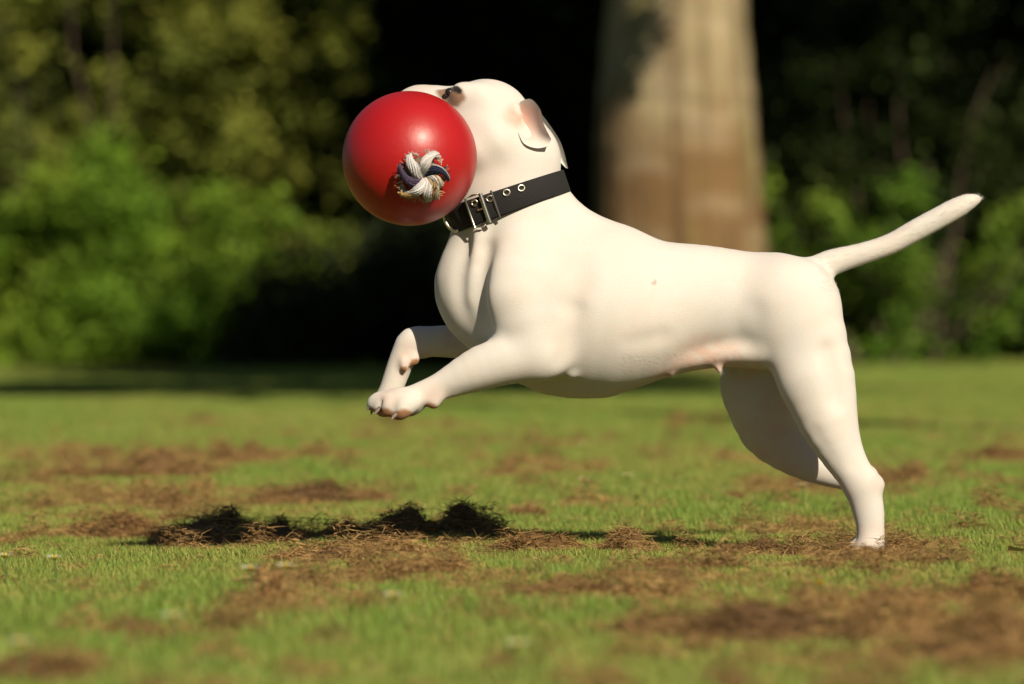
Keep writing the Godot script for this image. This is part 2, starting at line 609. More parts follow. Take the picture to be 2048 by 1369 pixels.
func build_dog() -> void:
	var dog := thing("dog", "white short-haired dog leaping to the left with a red ball", "dog")
	var m := tinted(0.75)
	m.subsurf_scatter_enabled = true
	m.subsurf_scatter_strength = 0.12
	m.rim_enabled = true
	m.rim = 0.35
	m.rim_tint = 0.4
	m.heightmap_enabled = true
	m.heightmap_texture = noise_texture(0.09, 5, 3)
	m.heightmap_scale = 0.03
	m.uv1_triplanar = true
	m.uv1_scale = Vector3(9, 9, 9)
	part("body", dog_mesh(), m, dog)
	# eye
	var ball := SphereMesh.new()
	ball.radius = 0.007
	ball.height = 0.014
	ball.radial_segments = 20
	ball.rings = 12
	var eye_mat := paint(lin(0.02, 0.012, 0.008), 0.08)
	var eye := part("eye", ball, eye_mat, dog)
	eye.position = to_world(Vector3(899, 187, 38))
	# claws of the near forepaw
	var cm := paint(lin(0.16, 0.11, 0.085), 0.4)
	for q in [[Vector3(764, 814, 130), Vector3(752, 828, 134)], [Vector3(796, 826, 146), Vector3(786, 838, 150)], [Vector3(746, 806, 110), Vector3(737, 820, 111)], [Vector3(752, 808, 90), Vector3(744, 828, 88)]]:
		var st := start()
		var a := to_world(q[0])
		var b := to_world(q[1])
		tube(st, [a, a.lerp(b, 0.5) + Vector3(-0.001, 0.0005, 0), b], [0.0042, 0.003, 0.0008], 7)
		part("claw", st.commit(), cm, dog)
	# short coat: single hairs lying along the body
	var hs := start()
	blade(hs, Vector3.ZERO, Vector3(0, 0, 1), Vector3(1, 0, 0), Vector3(0, 0.06, 0), 0.035, 2)
	var hair_mesh := hs.commit()
	var places := []
	var tints := PackedColorArray()
	for i in dog_points.size():
		var p := dog_points[i]
		var n := dog_normals[i]
		# which way the coat grows: backwards along the body, down the legs
		var flow := Vector3(1, -0.25, 0)
		if p.x > 1600 and p.y < 575:
			flow = Vector3(0.85, 0.35, 0)
		elif p.y > 730 and p.x > 1400:
			flow = Vector3(0.35, -1, 0)
		elif p.y > 640 and p.x < 1060:
			flow = Vector3(-1, -0.35, 0)
		elif p.x < 1060 and p.y > 440:
			flow = Vector3(0.25, -1, 0)
		var length := 0.0
		var reps := 2
		if p.x > 1630 and p.y < 580:
			length = 0.0085
			reps = 3
		elif p.y > 705 and p.x > 1240 and p.x < 1540 and p.y < 800:
			length = 0.0085
		elif p.y > 745 and p.x > 1050 and p.x < 1260:
			length = 0.005
		if length == 0.0:
			continue
		for r in reps:
			var f := (flow + Vector3(rng.randf_range(-0.35, 0.35), rng.randf_range(-0.35, 0.35), rng.randf_range(-0.35, 0.35)))
			f = (f - n * f.dot(n)).normalized()
			f = (f + n * (rng.randf_range(0.03, 0.16) if length < 0.008 else rng.randf_range(0.02, 0.26))).normalized()
			var s := f.cross(n).normalized()
			var l := length * rng.randf_range(0.6, 1.25)
			var pos := to_world(p + Vector3(rng.randf_range(-2.5, 2.5), rng.randf_range(-2.5, 2.5), rng.randf_range(-2.5, 2.5))) - n * 0.0012
			places.append(Transform3D(Basis(f * l, n * l, s * l), pos))
			var c := dog_color(p, n).lerp(Color(0.68, 0.65, 0.60), 0.7)
			var k := rng.randf_range(0.95, 1.08)
			tints.append(Color(c.r * k, c.g * k, c.b * k))
	var hm := tinted(0.6, Color(0.5, 0.5, 0.5))
	many("coat_hair", hair_mesh, hm, places, tints, dog)

# ---------------------------------------------------------------- collar
func build_collar() -> void:
	var collar := thing("dog_collar", "black webbing collar with metal eyelets and buckle round the dog's neck", "collar")
	var centre := Vector3(1017, 402, 0)
	var across := Vector3(0.945, -0.327, 0).normalized()    # from throat to nape
	var axis := Vector3(-0.327, -0.945, 0).normalized()     # up the neck
	var ra := 119.0
	var rz := 92.0
	var strap_mat := paint(lin(0.0085, 0.008, 0.008), 0.85)
	strap_mat.heightmap_enabled = true
	strap_mat.heightmap_texture = weave()
	strap_mat.heightmap_scale = 0.08
	strap_mat.uv1_triplanar = true
	strap_mat.uv1_scale = Vector3(60, 60, 60)
	var at := func(an: float, w: float, lift: float) -> Vector3:
		var e := across * cos(an) * (ra + lift) + Vector3(0, 0, 1) * sin(an) * (rz + lift)
		return centre + e + axis * w
	var hw := func(an: float) -> float:
		return 25.0 - 2.0 * cos(an)
	var st := start()
	var n := 72
	for layer in [0, 1]:
		for i in n:
			var a0 := TAU * i / n
			var a1 := TAU * (i + 1) / n
			var l0 := 1.0 if layer == 0 else 5.0
			var l1 := l0
			# double thickness where the free end overlaps
			var prof := [[-1.0, 0.0], [-1.0, 3.5], [-0.92, 4.5], [0.92, 4.5], [1.0, 3.5], [1.0, 0.0]]
			if layer == 1 and not (a0 > 0.75 and a0 < 2.2):
				continue
			for j in prof.size() - 1:
				var q := []
				for c in [[a0, l0, j], [a1, l1, j], [a0, l0, j + 1], [a1, l1, j + 1]]:
					var w: float = hw.call(c[0])
					if layer == 1:
						w -= 1.5
					q.append(to_world(at.call(c[0], prof[c[2]][0] * w, c[1] + prof[c[2]][1])))
				for t in [q[0], q[1], q[2], q[2], q[1], q[3]]:
					st.add_vertex(t)
	st.generate_normals()
	part("strap", st.commit(), strap_mat, collar)
	var metal := paint(lin(0.62, 0.60, 0.56), 0.28)
	metal.metallic = 1.0
	var brass := paint(lin(0.70, 0.66, 0.55), 0.35)
	brass.metallic = 1.0
	# angle on the near half whose point shows at a given photo column
	var ang := func(px: float) -> float:
		return acos(clampf((px - 1017.0) / (0.945 * (ra + 6.0)), -1.0, 1.0))
	for e in [[957, 403], [986, 396], [1018, 385], [1046, 377]]:
		var a: float = ang.call(float(e[0]))
		var base: Vector3 = at.call(a, 0.0, 0.0)
		var shift: float = (base.y - e[1]) * 0.9
		var pts := []
		var rad := []
		for k in 16:
			var t := TAU * k / 16
			pts.append(to_world(at.call(a + cos(t) * 5.6 / 110.0, shift + sin(t) * 5.6, 10.5)))
			rad.append(0.0015)
		var es := start()
		tube(es, pts, rad, 6, Color.WHITE, true)
		part("eyelet", es.commit(), brass, collar)
	# buckle: rounded frame with a heavy bar and a tongue
	var frame := []
	var fr := []
	var aL: float = ang.call(944.0)
	var aR: float = ang.call(973.0)
	for q in [[aL, -30.0], [aL, 30.0], [(aL + aR) * 0.5, 32.0], [aR, 30.0], [aR, -30.0], [(aL + aR) * 0.5, -32.0]]:
		frame.append(to_world(at.call(q[0], q[1], 12.0)))
		fr.append(0.0018)
	var fs := start()
	tube(fs, frame, fr, 8, Color.WHITE, true)
	var buckle := part("buckle", fs.commit(), metal, collar)
	var bs := start()
	tube(bs, [to_world(at.call(aR, -31.0, 13.0)), to_world(at.call(aR, 0.0, 13.5)), to_world(at.call(aR, 31.0, 13.0))], [0.0034, 0.0034, 0.0034], 10)
	part("bar", bs.commit(), metal, buckle)
	var ts := start()
	tube(ts, [to_world(at.call(ang.call(958.0), 1.0, 11.0)), to_world(at.call(ang.call(966.0), 1.0, 13.0)), to_world(at.call(aR, 1.0, 16.0))], [0.0014, 0.0016, 0.0016], 8)
	part("tongue", ts.commit(), metal, buckle)
	# keeper loop of the webbing
	var k0: float = ang.call(992.0)
	var ks := start()
	tube(ks, [to_world(at.call(k0, -29.0, 9.0)), to_world(at.call(k0, 0.0, 11.0)), to_world(at.call(k0, 29.0, 9.0))], [0.0018, 0.0022, 0.0018], 8)
	part("keeper", ks.commit(), paint(lin(0.05, 0.045, 0.045), 0.5), collar)
	# lead ring under the throat
	var ring := []
	var rr := []
	for k in 20:
		var t := TAU * k / 20
		ring.append(to_world(Vector3(905, 441, 30) + Vector3(cos(t) * 15.0 + sin(t) * 7.0, sin(t) * 22.0, cos(t) * 12.0)))
		rr.append(0.0026)
	var rs := start()
	tube(rs, ring, rr, 8, Color.WHITE, true)
	part("ring", rs.commit(), brass, collar)

func weave() -> ImageTexture:
	var im := Image.create(64, 64, false, Image.FORMAT_L8)
	for y in 64:
		for x in 64:
			var v := 0.5 + 0.5 * sin(TAU * (x + y) / 16.0) * cos(TAU * (x - y) / 32.0)
			im.set_pixel(x, y, Color(v, v, v))
	return ImageTexture.create_from_image(im)

# ---------------------------------------------------------------- ball with rope
func build_ball() -> void:
	var c := Vector3(822, 321, 152)
	var toy := thing("rope_ball", "large glossy red ball with a knotted rope, carried in the dog's mouth", "ball", to_world(c))
	var r := 133.0 / S
	var m := paint(Color(0.64, 0.07, 0.08), 0.5)
	m.clearcoat_enabled = true
	m.clearcoat = 0.08
	m.clearcoat_roughness = 0.3
	m.roughness = 0.42
	m.heightmap_enabled = true
	m.heightmap_texture = noise_texture(0.035, 33, 5)
	m.heightmap_scale = 0.02
	m.uv1_triplanar = true
	m.uv1_scale = Vector3(5, 5, 5)
	var sph := SphereMesh.new()
	sph.radius = r
	sph.height = r * 2.0
	sph.radial_segments = 96
	sph.rings = 48
	part("shell", sph, m, toy)
	# rope: a knot on the near side and the short end that the dog bites on the far side
	var axis := Vector3(0.19, -0.25, 0.95).normalized()
	var u := axis.cross(Vector3(0, 1, 0)).normalized()
	var v := u.cross(axis).normalized()
	var hues := [Color(0.56, 0.54, 0.54), Color(0.50, 0.47, 0.46), Color(0.54, 0.50, 0.50), Color(0.022, 0.026, 0.06), Color(0.52, 0.50, 0.51), Color(0.40, 0.28, 0.14), Color(0.50, 0.47, 0.45), Color(0.55, 0.54, 0.54), Color(0.36, 0.23, 0.10), Color(0.07, 0.05, 0.09)]
	var cloth := tinted(0.95)
	cloth.heightmap_enabled = true
	cloth.heightmap_texture = weave()
	cloth.heightmap_scale = 0.06
	cloth.uv1_triplanar = true
	cloth.uv1_scale = Vector3(90, 90, 90)
	# strands: start angle, swirl, reach, lift, thickness
	var lay := [[0.2, 0.9, 0.034, 0.017, 1.0], [0.95, 1.3, 0.034, 0.016, 0.9], [1.5, 0.5, 0.036, 0.018, 1.05], [2.2, 0.9, 0.036, 0.018, 1.0], [3.1, 0.4, 0.030, 0.016, 0.9], [3.5, 0.7, 0.038, 0.015, 1.1], [4.1, 0.5, 0.036, 0.017, 1.0], [4.75, 0.9, 0.034, 0.018, 1.0], [5.2, 0.3, 0.040, 0.013, 1.1], [5.8, 0.7, 0.035, 0.016, 1.0]]
	for i in 10:
		var s: Array = lay[i]
		var a: float = s[0]
		var st := start()
		# each strand is a bundle of yarns that comes up out of the middle and folds over to the ball
		for y in 11:
			var ya := TAU * y / 10.0
			var spread := (0.0055 if y < 10 else 0.0) * float(s[4])
			var pts := []
			var rad := []
			for k in 9:
				var t := k / 8.0
				var an: float = a + t * float(s[1]) + 0.15 * sin(t * 5.0 + i)
				var rr: float = 0.003 + float(s[2]) * pow(t, 0.85)
				var out := u * cos(an) + v * sin(an)
				var side := axis.cross(out)
				var h: float = r + 0.008 + float(s[3]) * sin(PI * minf(t * 0.8 + 0.16, 1.0))
				var tw := ya + t * 2.6
				var fat := 0.6 + 0.6 * sin(PI * minf(t * 0.9 + 0.1, 1.0))
				pts.append(axis * h + out * rr + (side * cos(tw) + axis * sin(tw) * 0.8) * spread * fat)
				rad.append(0.0023 * (1.0 - 0.35 * t))
			var cc: Color = hues[i]
			var kk := rng.randf_range(0.7, 1.2)
			if rng.randf() < 0.25:
				cc = hues[rng.randi() % hues.size()]
			tube(st, pts, rad, 6, Color(cc.r * kk, cc.g * kk, cc.b * kk))
		# frayed yarn ends
		for f in 20:
			var an: float = a + float(s[1]) + rng.randf_range(-0.34, 0.34)
			var out := u * cos(an) + v * sin(an)
			var p0 := axis * (r + rng.randf_range(0.006, 0.014)) + out * float(s[2]) * 0.9
			var o2 := out * rng.randf_range(0.003, 0.010) + axis * rng.randf_range(-0.006, 0.006) + axis.cross(out) * rng.randf_range(-0.004, 0.008)
			var cc: Color = hues[i].lerp(Color(0.46, 0.32, 0.17), rng.randf_range(0.0, 0.8))
			tube(st, [p0, p0 + o2 * 0.5 + axis * 0.001, p0 + o2], [0.0009, 0.0007, 0.0003], 4, cc)
		part("rope_strand", st.commit(), cloth, toy)
	var core := SphereMesh.new()
	core.radius = 0.026
	core.height = 0.038
	core.radial_segments = 24
	core.rings = 12
	var cm := paint(lin(0.16, 0.11, 0.07), 1.0)
	var co := part("rope_core", core, cm, toy)
	co.transform = Transform3D(Basis(u, axis, u.cross(axis)), axis * (r + 0.002))
	var es := start()
	for y in 5:
		var pts := []
		var rad := []
		for k in 8:
			var t := k / 7.0
			var an := TAU * y / 5.0 + t * 5.0
			pts.append(-axis * (r - 0.004 + t * 0.05) + (u * cos(an) + v * sin(an)) * 0.006)
			rad.append(0.006)
		tube(es, pts, rad, 8, Color(0.7, 0.68, 0.66))
	part("rope_end", es.commit(), cloth, toy)

# ---------------------------------------------------------------- grass and thatch
func tuft_mesh(seed_: int, blades: int, hgt: float, spread: float, width: float) -> ArrayMesh:
	var r := RandomNumberGenerator.new()
	r.seed = seed_
	var st := start()
	for i in blades:
		var a := r.randf() * TAU
		var base := Vector3(cos(a), 0, sin(a)) * spread * sqrt(r.randf())
		var b := r.randf() * TAU
		var side := Vector3(cos(b), 0, sin(b))
		var lean := Vector3(-side.z, 0, side.x) * r.randf_range(-0.35, 0.35) * hgt + Vector3(r.randf_range(-0.2, 0.2), 0, r.randf_range(-0.2, 0.2)) * hgt
		var h := hgt * r.randf_range(0.5, 1.1)
		var g := r.randf_range(0.85, 1.15)
		blade(st, base - Vector3(0, 0.004, 0), side, base + Vector3(0, h, 0) + lean * 0.6, lean * 0.7 - Vector3(0, h * 0.12, 0), width * r.randf_range(0.7, 1.2), 3, Color(g, g, g * 0.95))
	return st.commit()

func fibre_mesh(seed_: int, count: int, radius: float, hgt: float, length: float, w: float) -> ArrayMesh:
	var r := RandomNumberGenerator.new()
	r.seed = seed_
	var st := start()
	for i in count:
		var a := r.randf() * TAU
		var q := sqrt(r.randf())
		var top := hgt * (1.0 - q * q) * r.randf_range(0.2, 1.0)
		var p := Vector3(cos(a) * radius * q, top, sin(a) * radius * q)
		var dir := Vector3(r.randf_range(-1, 1), r.randf_range(-0.35, 0.6), r.randf_range(-1, 1)).normalized()
		var side := dir.cross(Vector3(r.randf_range(-1, 1), r.randf_range(-1, 1), r.randf_range(-1, 1))).normalized()
		var l := length * r.randf_range(0.5, 1.3)
		var bend := Vector3(r.randf_range(-1, 1), r.randf_range(-0.9, 0.3), r.randf_range(-1, 1)) * l * 0.45
		var g := r.randf_range(0.55, 1.35)
		var warm := r.randf_range(0.8, 1.1)
		blade(st, p, side, p + dir * l, bend, w * r.randf_range(0.6, 1.3), 3, Color(g, g * warm, g * warm * 0.95))
	return st.commit()

func build_lawn() -> void:
	# the ground: one sheet, finer near the dog, out to the far side of the wood
	var xs := []
	var zs := []
	var x := -90.0
	while x < 90.0:
		xs.append(x)
		x += 0.05 if absf(x) < 2.0 else (0.25 if absf(x) < 6.0 else (1.5 if absf(x) < 20.0 else 10.0))
	xs.append(90.0)
	var z := 10.0
	while z > -130.0:
		zs.append(z)
		z -= 0.05 if z > -4.0 and z < 6.0 else (0.25 if z > -20.0 else (1.0 if z > -40.0 else 10.0))
	zs.append(-130.0)
	var V := PackedVector3Array()
	var N := PackedVector3Array()
	var C := PackedColorArray()
	var I := PackedInt32Array()
	for zz in zs:
		for xx in xs:
			V.append(Vector3(xx, height(xx, zz), zz))
			var e := 0.05
			N.append(Vector3(height(xx - e, zz) - height(xx + e, zz), 2.0 * e, height(xx, zz - e) - height(xx, zz + e)).normalized())
			var t := thatch_at(xx, zz) if absf(xx) < 8.0 and zz > -40.0 else 0.0
			C.append(Color(0.14, 0.19, 0.04).lerp(Color(0.20, 0.135, 0.056), t))
	var w := xs.size()
	for j in zs.size() - 1:
		for i in w - 1:
			var a := j * w + i
			I.append_array(PackedInt32Array([a, a + w, a + 1, a + 1, a + w, a + w + 1]))
	var arrays := []
	arrays.resize(Mesh.ARRAY_MAX)
	arrays[Mesh.ARRAY_VERTEX] = V
	arrays[Mesh.ARRAY_NORMAL] = N
	arrays[Mesh.ARRAY_COLOR] = C
	arrays[Mesh.ARRAY_INDEX] = I
	var am := ArrayMesh.new()
	am.add_surface_from_arrays(Mesh.PRIMITIVE_TRIANGLES, arrays)
	var gm := tinted(1.0)
	gm.albedo_texture = ground_texture()
	gm.uv1_triplanar = true
	gm.uv1_world_triplanar = true
	gm.uv1_scale = Vector3(1.7, 1.7, 1.7)
	gm.heightmap_enabled = true
	gm.heightmap_texture = noise_texture(0.05, 12, 5)
	gm.heightmap_scale = 0.8
	var ground := part("ground", am, gm, self)
	ground.set_meta("kind", "structure")
	ground.set_meta("label", "mown lawn with scarified brown thatch")

	# zones: [nearest depth, farthest depth, half width at near, half width at far, tufts per m2, scale of a tuft]
	var zones := [[6.6, 9.5, 0.95, 1.15, 2800.0, 1.0], [9.5, 11.0, 1.15, 1.25, 4000.0, 0.95], [11.0, 13.4, 1.25, 1.45, 6000.0, 0.9], [13.4, 17.0, 1.45, 1.75, 3000.0, 1.0], [17.0, 24.0, 1.75, 2.3, 1600.0, 1.15], [24.0, 34.0, 2.3, 3.1, 850.0, 1.3], [34.0, 48.0, 3.1, 4.2, 480.0, 1.4]]
	var green := [[], [], []]
	var gcol := [PackedColorArray(), PackedColorArray(), PackedColorArray()]
	var brown := [[], []]
	var bcol := [PackedColorArray(), PackedColorArray()]
	for zo in zones:
		zo[0] *= Q
		zo[1] *= Q
		zo[4] *= 1.3
		var area: float = (zo[1] - zo[0]) * (zo[2] + zo[3])
		for i in int(area * zo[4]):
			var d: float = lerpf(zo[0], zo[1], rng.randf())
			var hwid: float = lerpf(zo[2], zo[3], (d - zo[0]) / (zo[1] - zo[0]))
			var xx := rng.randf_range(-hwid, hwid)
			var zz := D - d
			var t := thatch_at(xx, zz)
			var s: float = zo[5] * rng.randf_range(0.65, 1.2)
			if rng.randf() < t * 0.74:
				if rng.randf() < 0.5:
					continue
				var k := rng.randi() % 2
				var b := Basis(Vector3.UP, rng.randf() * TAU).scaled(Vector3(s, s * rng.randf_range(0.5, 1.3), s))
				brown[k].append(Transform3D(b, Vector3(xx, height(xx, zz), zz)))
				var v := rng.randf_range(0.7, 1.3)
				bcol[k].append(Color(0.33 * v, 0.205 * v, 0.080 * v).lerp(Color(0.40, 0.31, 0.12), rng.randf() * 0.55))
				continue
			var lush := patch_noise.get_noise_2d(xx * 60.0 + 50.0, zz * 30.0)
			var k2 := rng.randi() % 3
			var h := s * (0.75 + 0.35 * lush) * (1.0 - 0.35 * t)
			green[k2].append(Transform3D(Basis(Vector3.UP, rng.randf() * TAU).scaled(Vector3(s, h, s)), Vector3(xx, height(xx, zz), zz)))
			var dry := clampf(0.34 - 0.4 * lush + 0.4 * t + rng.randf_range(-0.32, 0.32), 0.0, 0.85)
			if rng.randf() < 0.07:
				dry = 1.0
			var v2 := rng.randf_range(0.75, 1.25)
			var c := Color(0.165, 0.285, 0.044).lerp(Color(0.37, 0.335, 0.10), dry)
			gcol[k2].append(Color(c.r * v2, c.g * v2, c.b * v2))
	var gmat := tinted(0.55, Color(0.55, 0.6, 0.35))
	var lawn := Node3D.new()
	lawn.name = "lawn_grass"
	add_child(lawn)
	tag(lawn, "short green lawn grass with dry yellow blades", "grass")
	lawn.set_meta("kind", "stuff")
	for k in 3:
		many("grass_blades", tuft_mesh(40 + k, 9, 0.026, 0.017, 0.0022), gmat, green[k], gcol[k], lawn)
	var lump := []
	var lcol := PackedColorArray()
	for i in 5200:
		var d := lerpf(7.0, 24.0, pow(rng.randf(), 1.3)) * Q
		var xx := rng.randf_range(-0.085, 0.085) * d / Q
		var t := thatch_at(xx, D - d)
		if rng.randf() > t * t * 0.75 + 0.02:
			continue
		var s := rng.randf_range(0.016, 0.06) * (1.0 + d / 40.0)
		lump.append(Transform3D(Basis(Vector3.UP, rng.randf() * TAU).scaled(Vector3(s, s * rng.randf_range(0.4, 0.85), s)), Vector3(xx, height(xx, D - d) + 0.003, D - d)))
		var v := rng.randf_range(0.6, 1.25)
		lcol.append(Color(0.33 * v, 0.21 * v, 0.085 * v))
	var bmat := tinted(0.9, Color(0.25, 0.2, 0.15))
	var loose := Node3D.new()
	loose.name = "loose_thatch"
	add_child(loose)
	tag(loose, "loose brown dead grass raked up over the lawn", "thatch")
	loose.set_meta("kind", "stuff")
	many("thatch_lumps", fibre_mesh(77, 260, 0.52, 0.9, 0.36, 0.03), bmat, lump, lcol, loose)
	for k in 2:
		many("dead_grass", fibre_mesh(60 + k, 22, 0.024, 0.014, 0.020, 0.0013), bmat, brown[k], bcol[k], loose)

func ground_texture() -> ImageTexture:
	var n := FastNoiseLite.new()
	n.seed = 77
	n.frequency = 0.03
	n.fractal_octaves = 5
	var src := n.get_seamless_image(512, 512)
	var im := Image.create(512, 512, false, Image.FORMAT_RGB8)
	for y in 512:
		for xx in 512:
			var v := src.get_pixel(xx, y).r
			var k := 0.72 + 0.5 * v
			im.set_pixel(xx, y, Color(clampf(k * 1.02, 0, 1), clampf(k, 0, 1), clampf(k * 0.94, 0, 1)))
	return ImageTexture.create_from_image(im)

# heaps of thatch that can be told apart: photo column, row of the foot, width, height (px), what singles it out
const HEAPS := [
	[1072, 1108, 170, 58, "brown thatch heap under the dog's chest, right of the dark shadow"],
	[1262, 1108, 130, 66, "pointed brown thatch heap under the dog's belly"],
	[1532, 1106, 160, 40, "low brown thatch heap just ahead of the hind feet"],
	[1738, 1124, 130, 34, "thin brown thatch scrap around the dog's hind feet"],
	[1050, 1034, 92, 46, "round brown thatch heap on the lawn behind the dog's belly shadow"],
	[938, 1079, 150, 84, "dark thatch heap lying in the shadow below the chest"],
	[815, 1077, 190, 70, "long dark thatch heap in the shadow below the forepaws"],
	[450, 1067, 270, 84, "large dark thatch heap in the left part of the dog's shadow"],
	[640, 1128, 190, 44, "sunlit brown thatch heap in front of the dog's shadow"],
	[220, 1050, 230, 56, "wide brown thatch heap at the left, behind the dog's shadow"],
	[310, 958, 240, 66, "tall blurred brown thatch heap at the left in the middle distance"],
	[650, 1000, 260, 48, "long brown thatch heap behind the shadow, below the ball"],
	[130, 960, 150, 44, "blurred brown thatch heap at the far left of the lawn"],
	[1465, 1012, 80, 28, "small brown thatch heap on green grass ahead of the far hind leg"],
	[1690, 1150, 120, 30, "small brown thatch heap in front of the hind feet"],
	[1330, 1160, 190, 34, "low brown thatch heap in front of the belly shadow"],
	[1130, 1205, 240, 40, "blurred brown thatch heap in the middle foreground"],
	[1470, 1275, 480, 84, "broad blurred brown thatch heap in the right foreground"],
	[1980, 1215, 200, 74, "brown thatch heap at the right edge, above the nearest one"],
	[1960, 1345, 320, 150, "largest and nearest brown thatch heap in the lower right corner"],
	[80, 1368, 200, 80, "blurred brown thatch heap in the lower left corner"],
	[1980, 925, 160, 34, "blurred brown thatch heap at the right edge beyond the dog"],
	[850, 1170, 150, 30, "flat brown thatch heap among grass below the long shadow"],
	[570, 1071, 170, 62, "dark thatch heap between the two larger shadowed ones"],
	[690, 1073, 90, 58, "small dark round thatch heap in the shadow below the ball"],
	[20, 1075, 60, 26, "dark thatch heap cut off by the left edge"]]

func build_heaps() -> void:
	var shapes := []
	for k in 4:
		var st := start()
		# a rounded bed under the fibres
		var r2 := RandomNumberGenerator.new()
		r2.seed = 900 + k
		var lumps := []
		for q in 16:
			var a := r2.randf() * TAU
			var f := sqrt(r2.randf()) * 0.42
			lumps.append([Vector3(cos(a) * f, 0.0, sin(a) * f), r2.randf_range(0.17, 0.30), (0.72 - f * 1.1) * r2.randf_range(0.6, 1.0) + 0.10])
		for lp in lumps:
			var c0: Vector3 = lp[0]
			var lr: float = lp[1]
			var lh: float = lp[2]
			for j in 3:
				for i in 8:
					var q := []
					for c in [[i, j], [i + 1, j], [i, j + 1], [i + 1, j + 1]]:
						var an: float = TAU * (c[0] % 8) / 8
						var f: float = 1.0 - float(c[1]) / 3.0
						q.append(c0 + Vector3(cos(an) * lr * f, lh * 0.85 * pow(1.0 - f * f, 0.8) - 0.08, sin(an) * lr * f))
					for t in [[q[0], q[1], q[2]], [q[2], q[1], q[3]]]:
						var nn := []
						for w in t:
							nn.append((w - c0 + Vector3(0, 0.05, 0)).normalized())
						tri(st, t[0], t[1], t[2], nn[0], nn[1], nn[2], Color(0.55, 0.52, 0.5))
			for n in 190:
				var a := r2.randf() * TAU
				var f := sqrt(r2.randf())
				var p := c0 + Vector3(cos(a) * lr * f, lh * 0.85 * pow(1.0 - f * f, 0.8) - 0.03, sin(a) * lr * f)
				var dir := (Vector3(r2.randf_range(-1, 1), r2.randf_range(-0.4, 0.45), r2.randf_range(-1, 1)) + (p - c0) * 0.5).normalized()
				var side := dir.cross(Vector3(r2.randf_range(-1, 1), r2.randf_range(-1, 1), r2.randf_range(-1, 1))).normalized()
				var l := r2.randf_range(0.07, 0.24)
				var g := r2.randf_range(0.5, 1.5)
				var col := Color(g, g * r2.randf_range(0.85, 1.12), g * r2.randf_range(0.75, 1.05))
				if r2.randf() < 0.08:
					col = Color(0.45 * g, 0.95 * g, 0.35 * g)
				blade(st, p, side, p + dir * l, Vector3(r2.randf_range(-1, 1), r2.randf_range(-1.2, 0.2), r2.randf_range(-1, 1)) * l * 0.6, 0.013 * r2.randf_range(0.6, 1.4), 3, col)
		shapes.append(st.commit())
	var mats := []
	for c in [Color(0.30, 0.175, 0.070), Color(0.34, 0.21, 0.088), Color(0.255, 0.155, 0.068)]:
		var m := tinted(0.95, Color(0.15, 0.12, 0.1))
		m.albedo_color = c.linear_to_srgb()
		mats.append(m)
	for i in HEAPS.size():
		var h: Array = HEAPS[i]
		var p := ground_at(h[0], h[1])
		var k: float = (D - p.z) / (D * S)
		var o := MeshInstance3D.new()
		o.name = numbered("thatch_heap")
		o.mesh = shapes[i % 4]
		o.material_override = mats[i % 3]
		add_child(o)
		var w: float = h[2] * k
		o.transform = Transform3D(Basis(Vector3.UP, rng.randf() * TAU).scaled(Vector3(w, h[3] * k * 1.75, w)), p - Vector3(0, 0.003, 0))
		tag(o, h[4], "thatch", "heaps of raked thatch on the lawn")

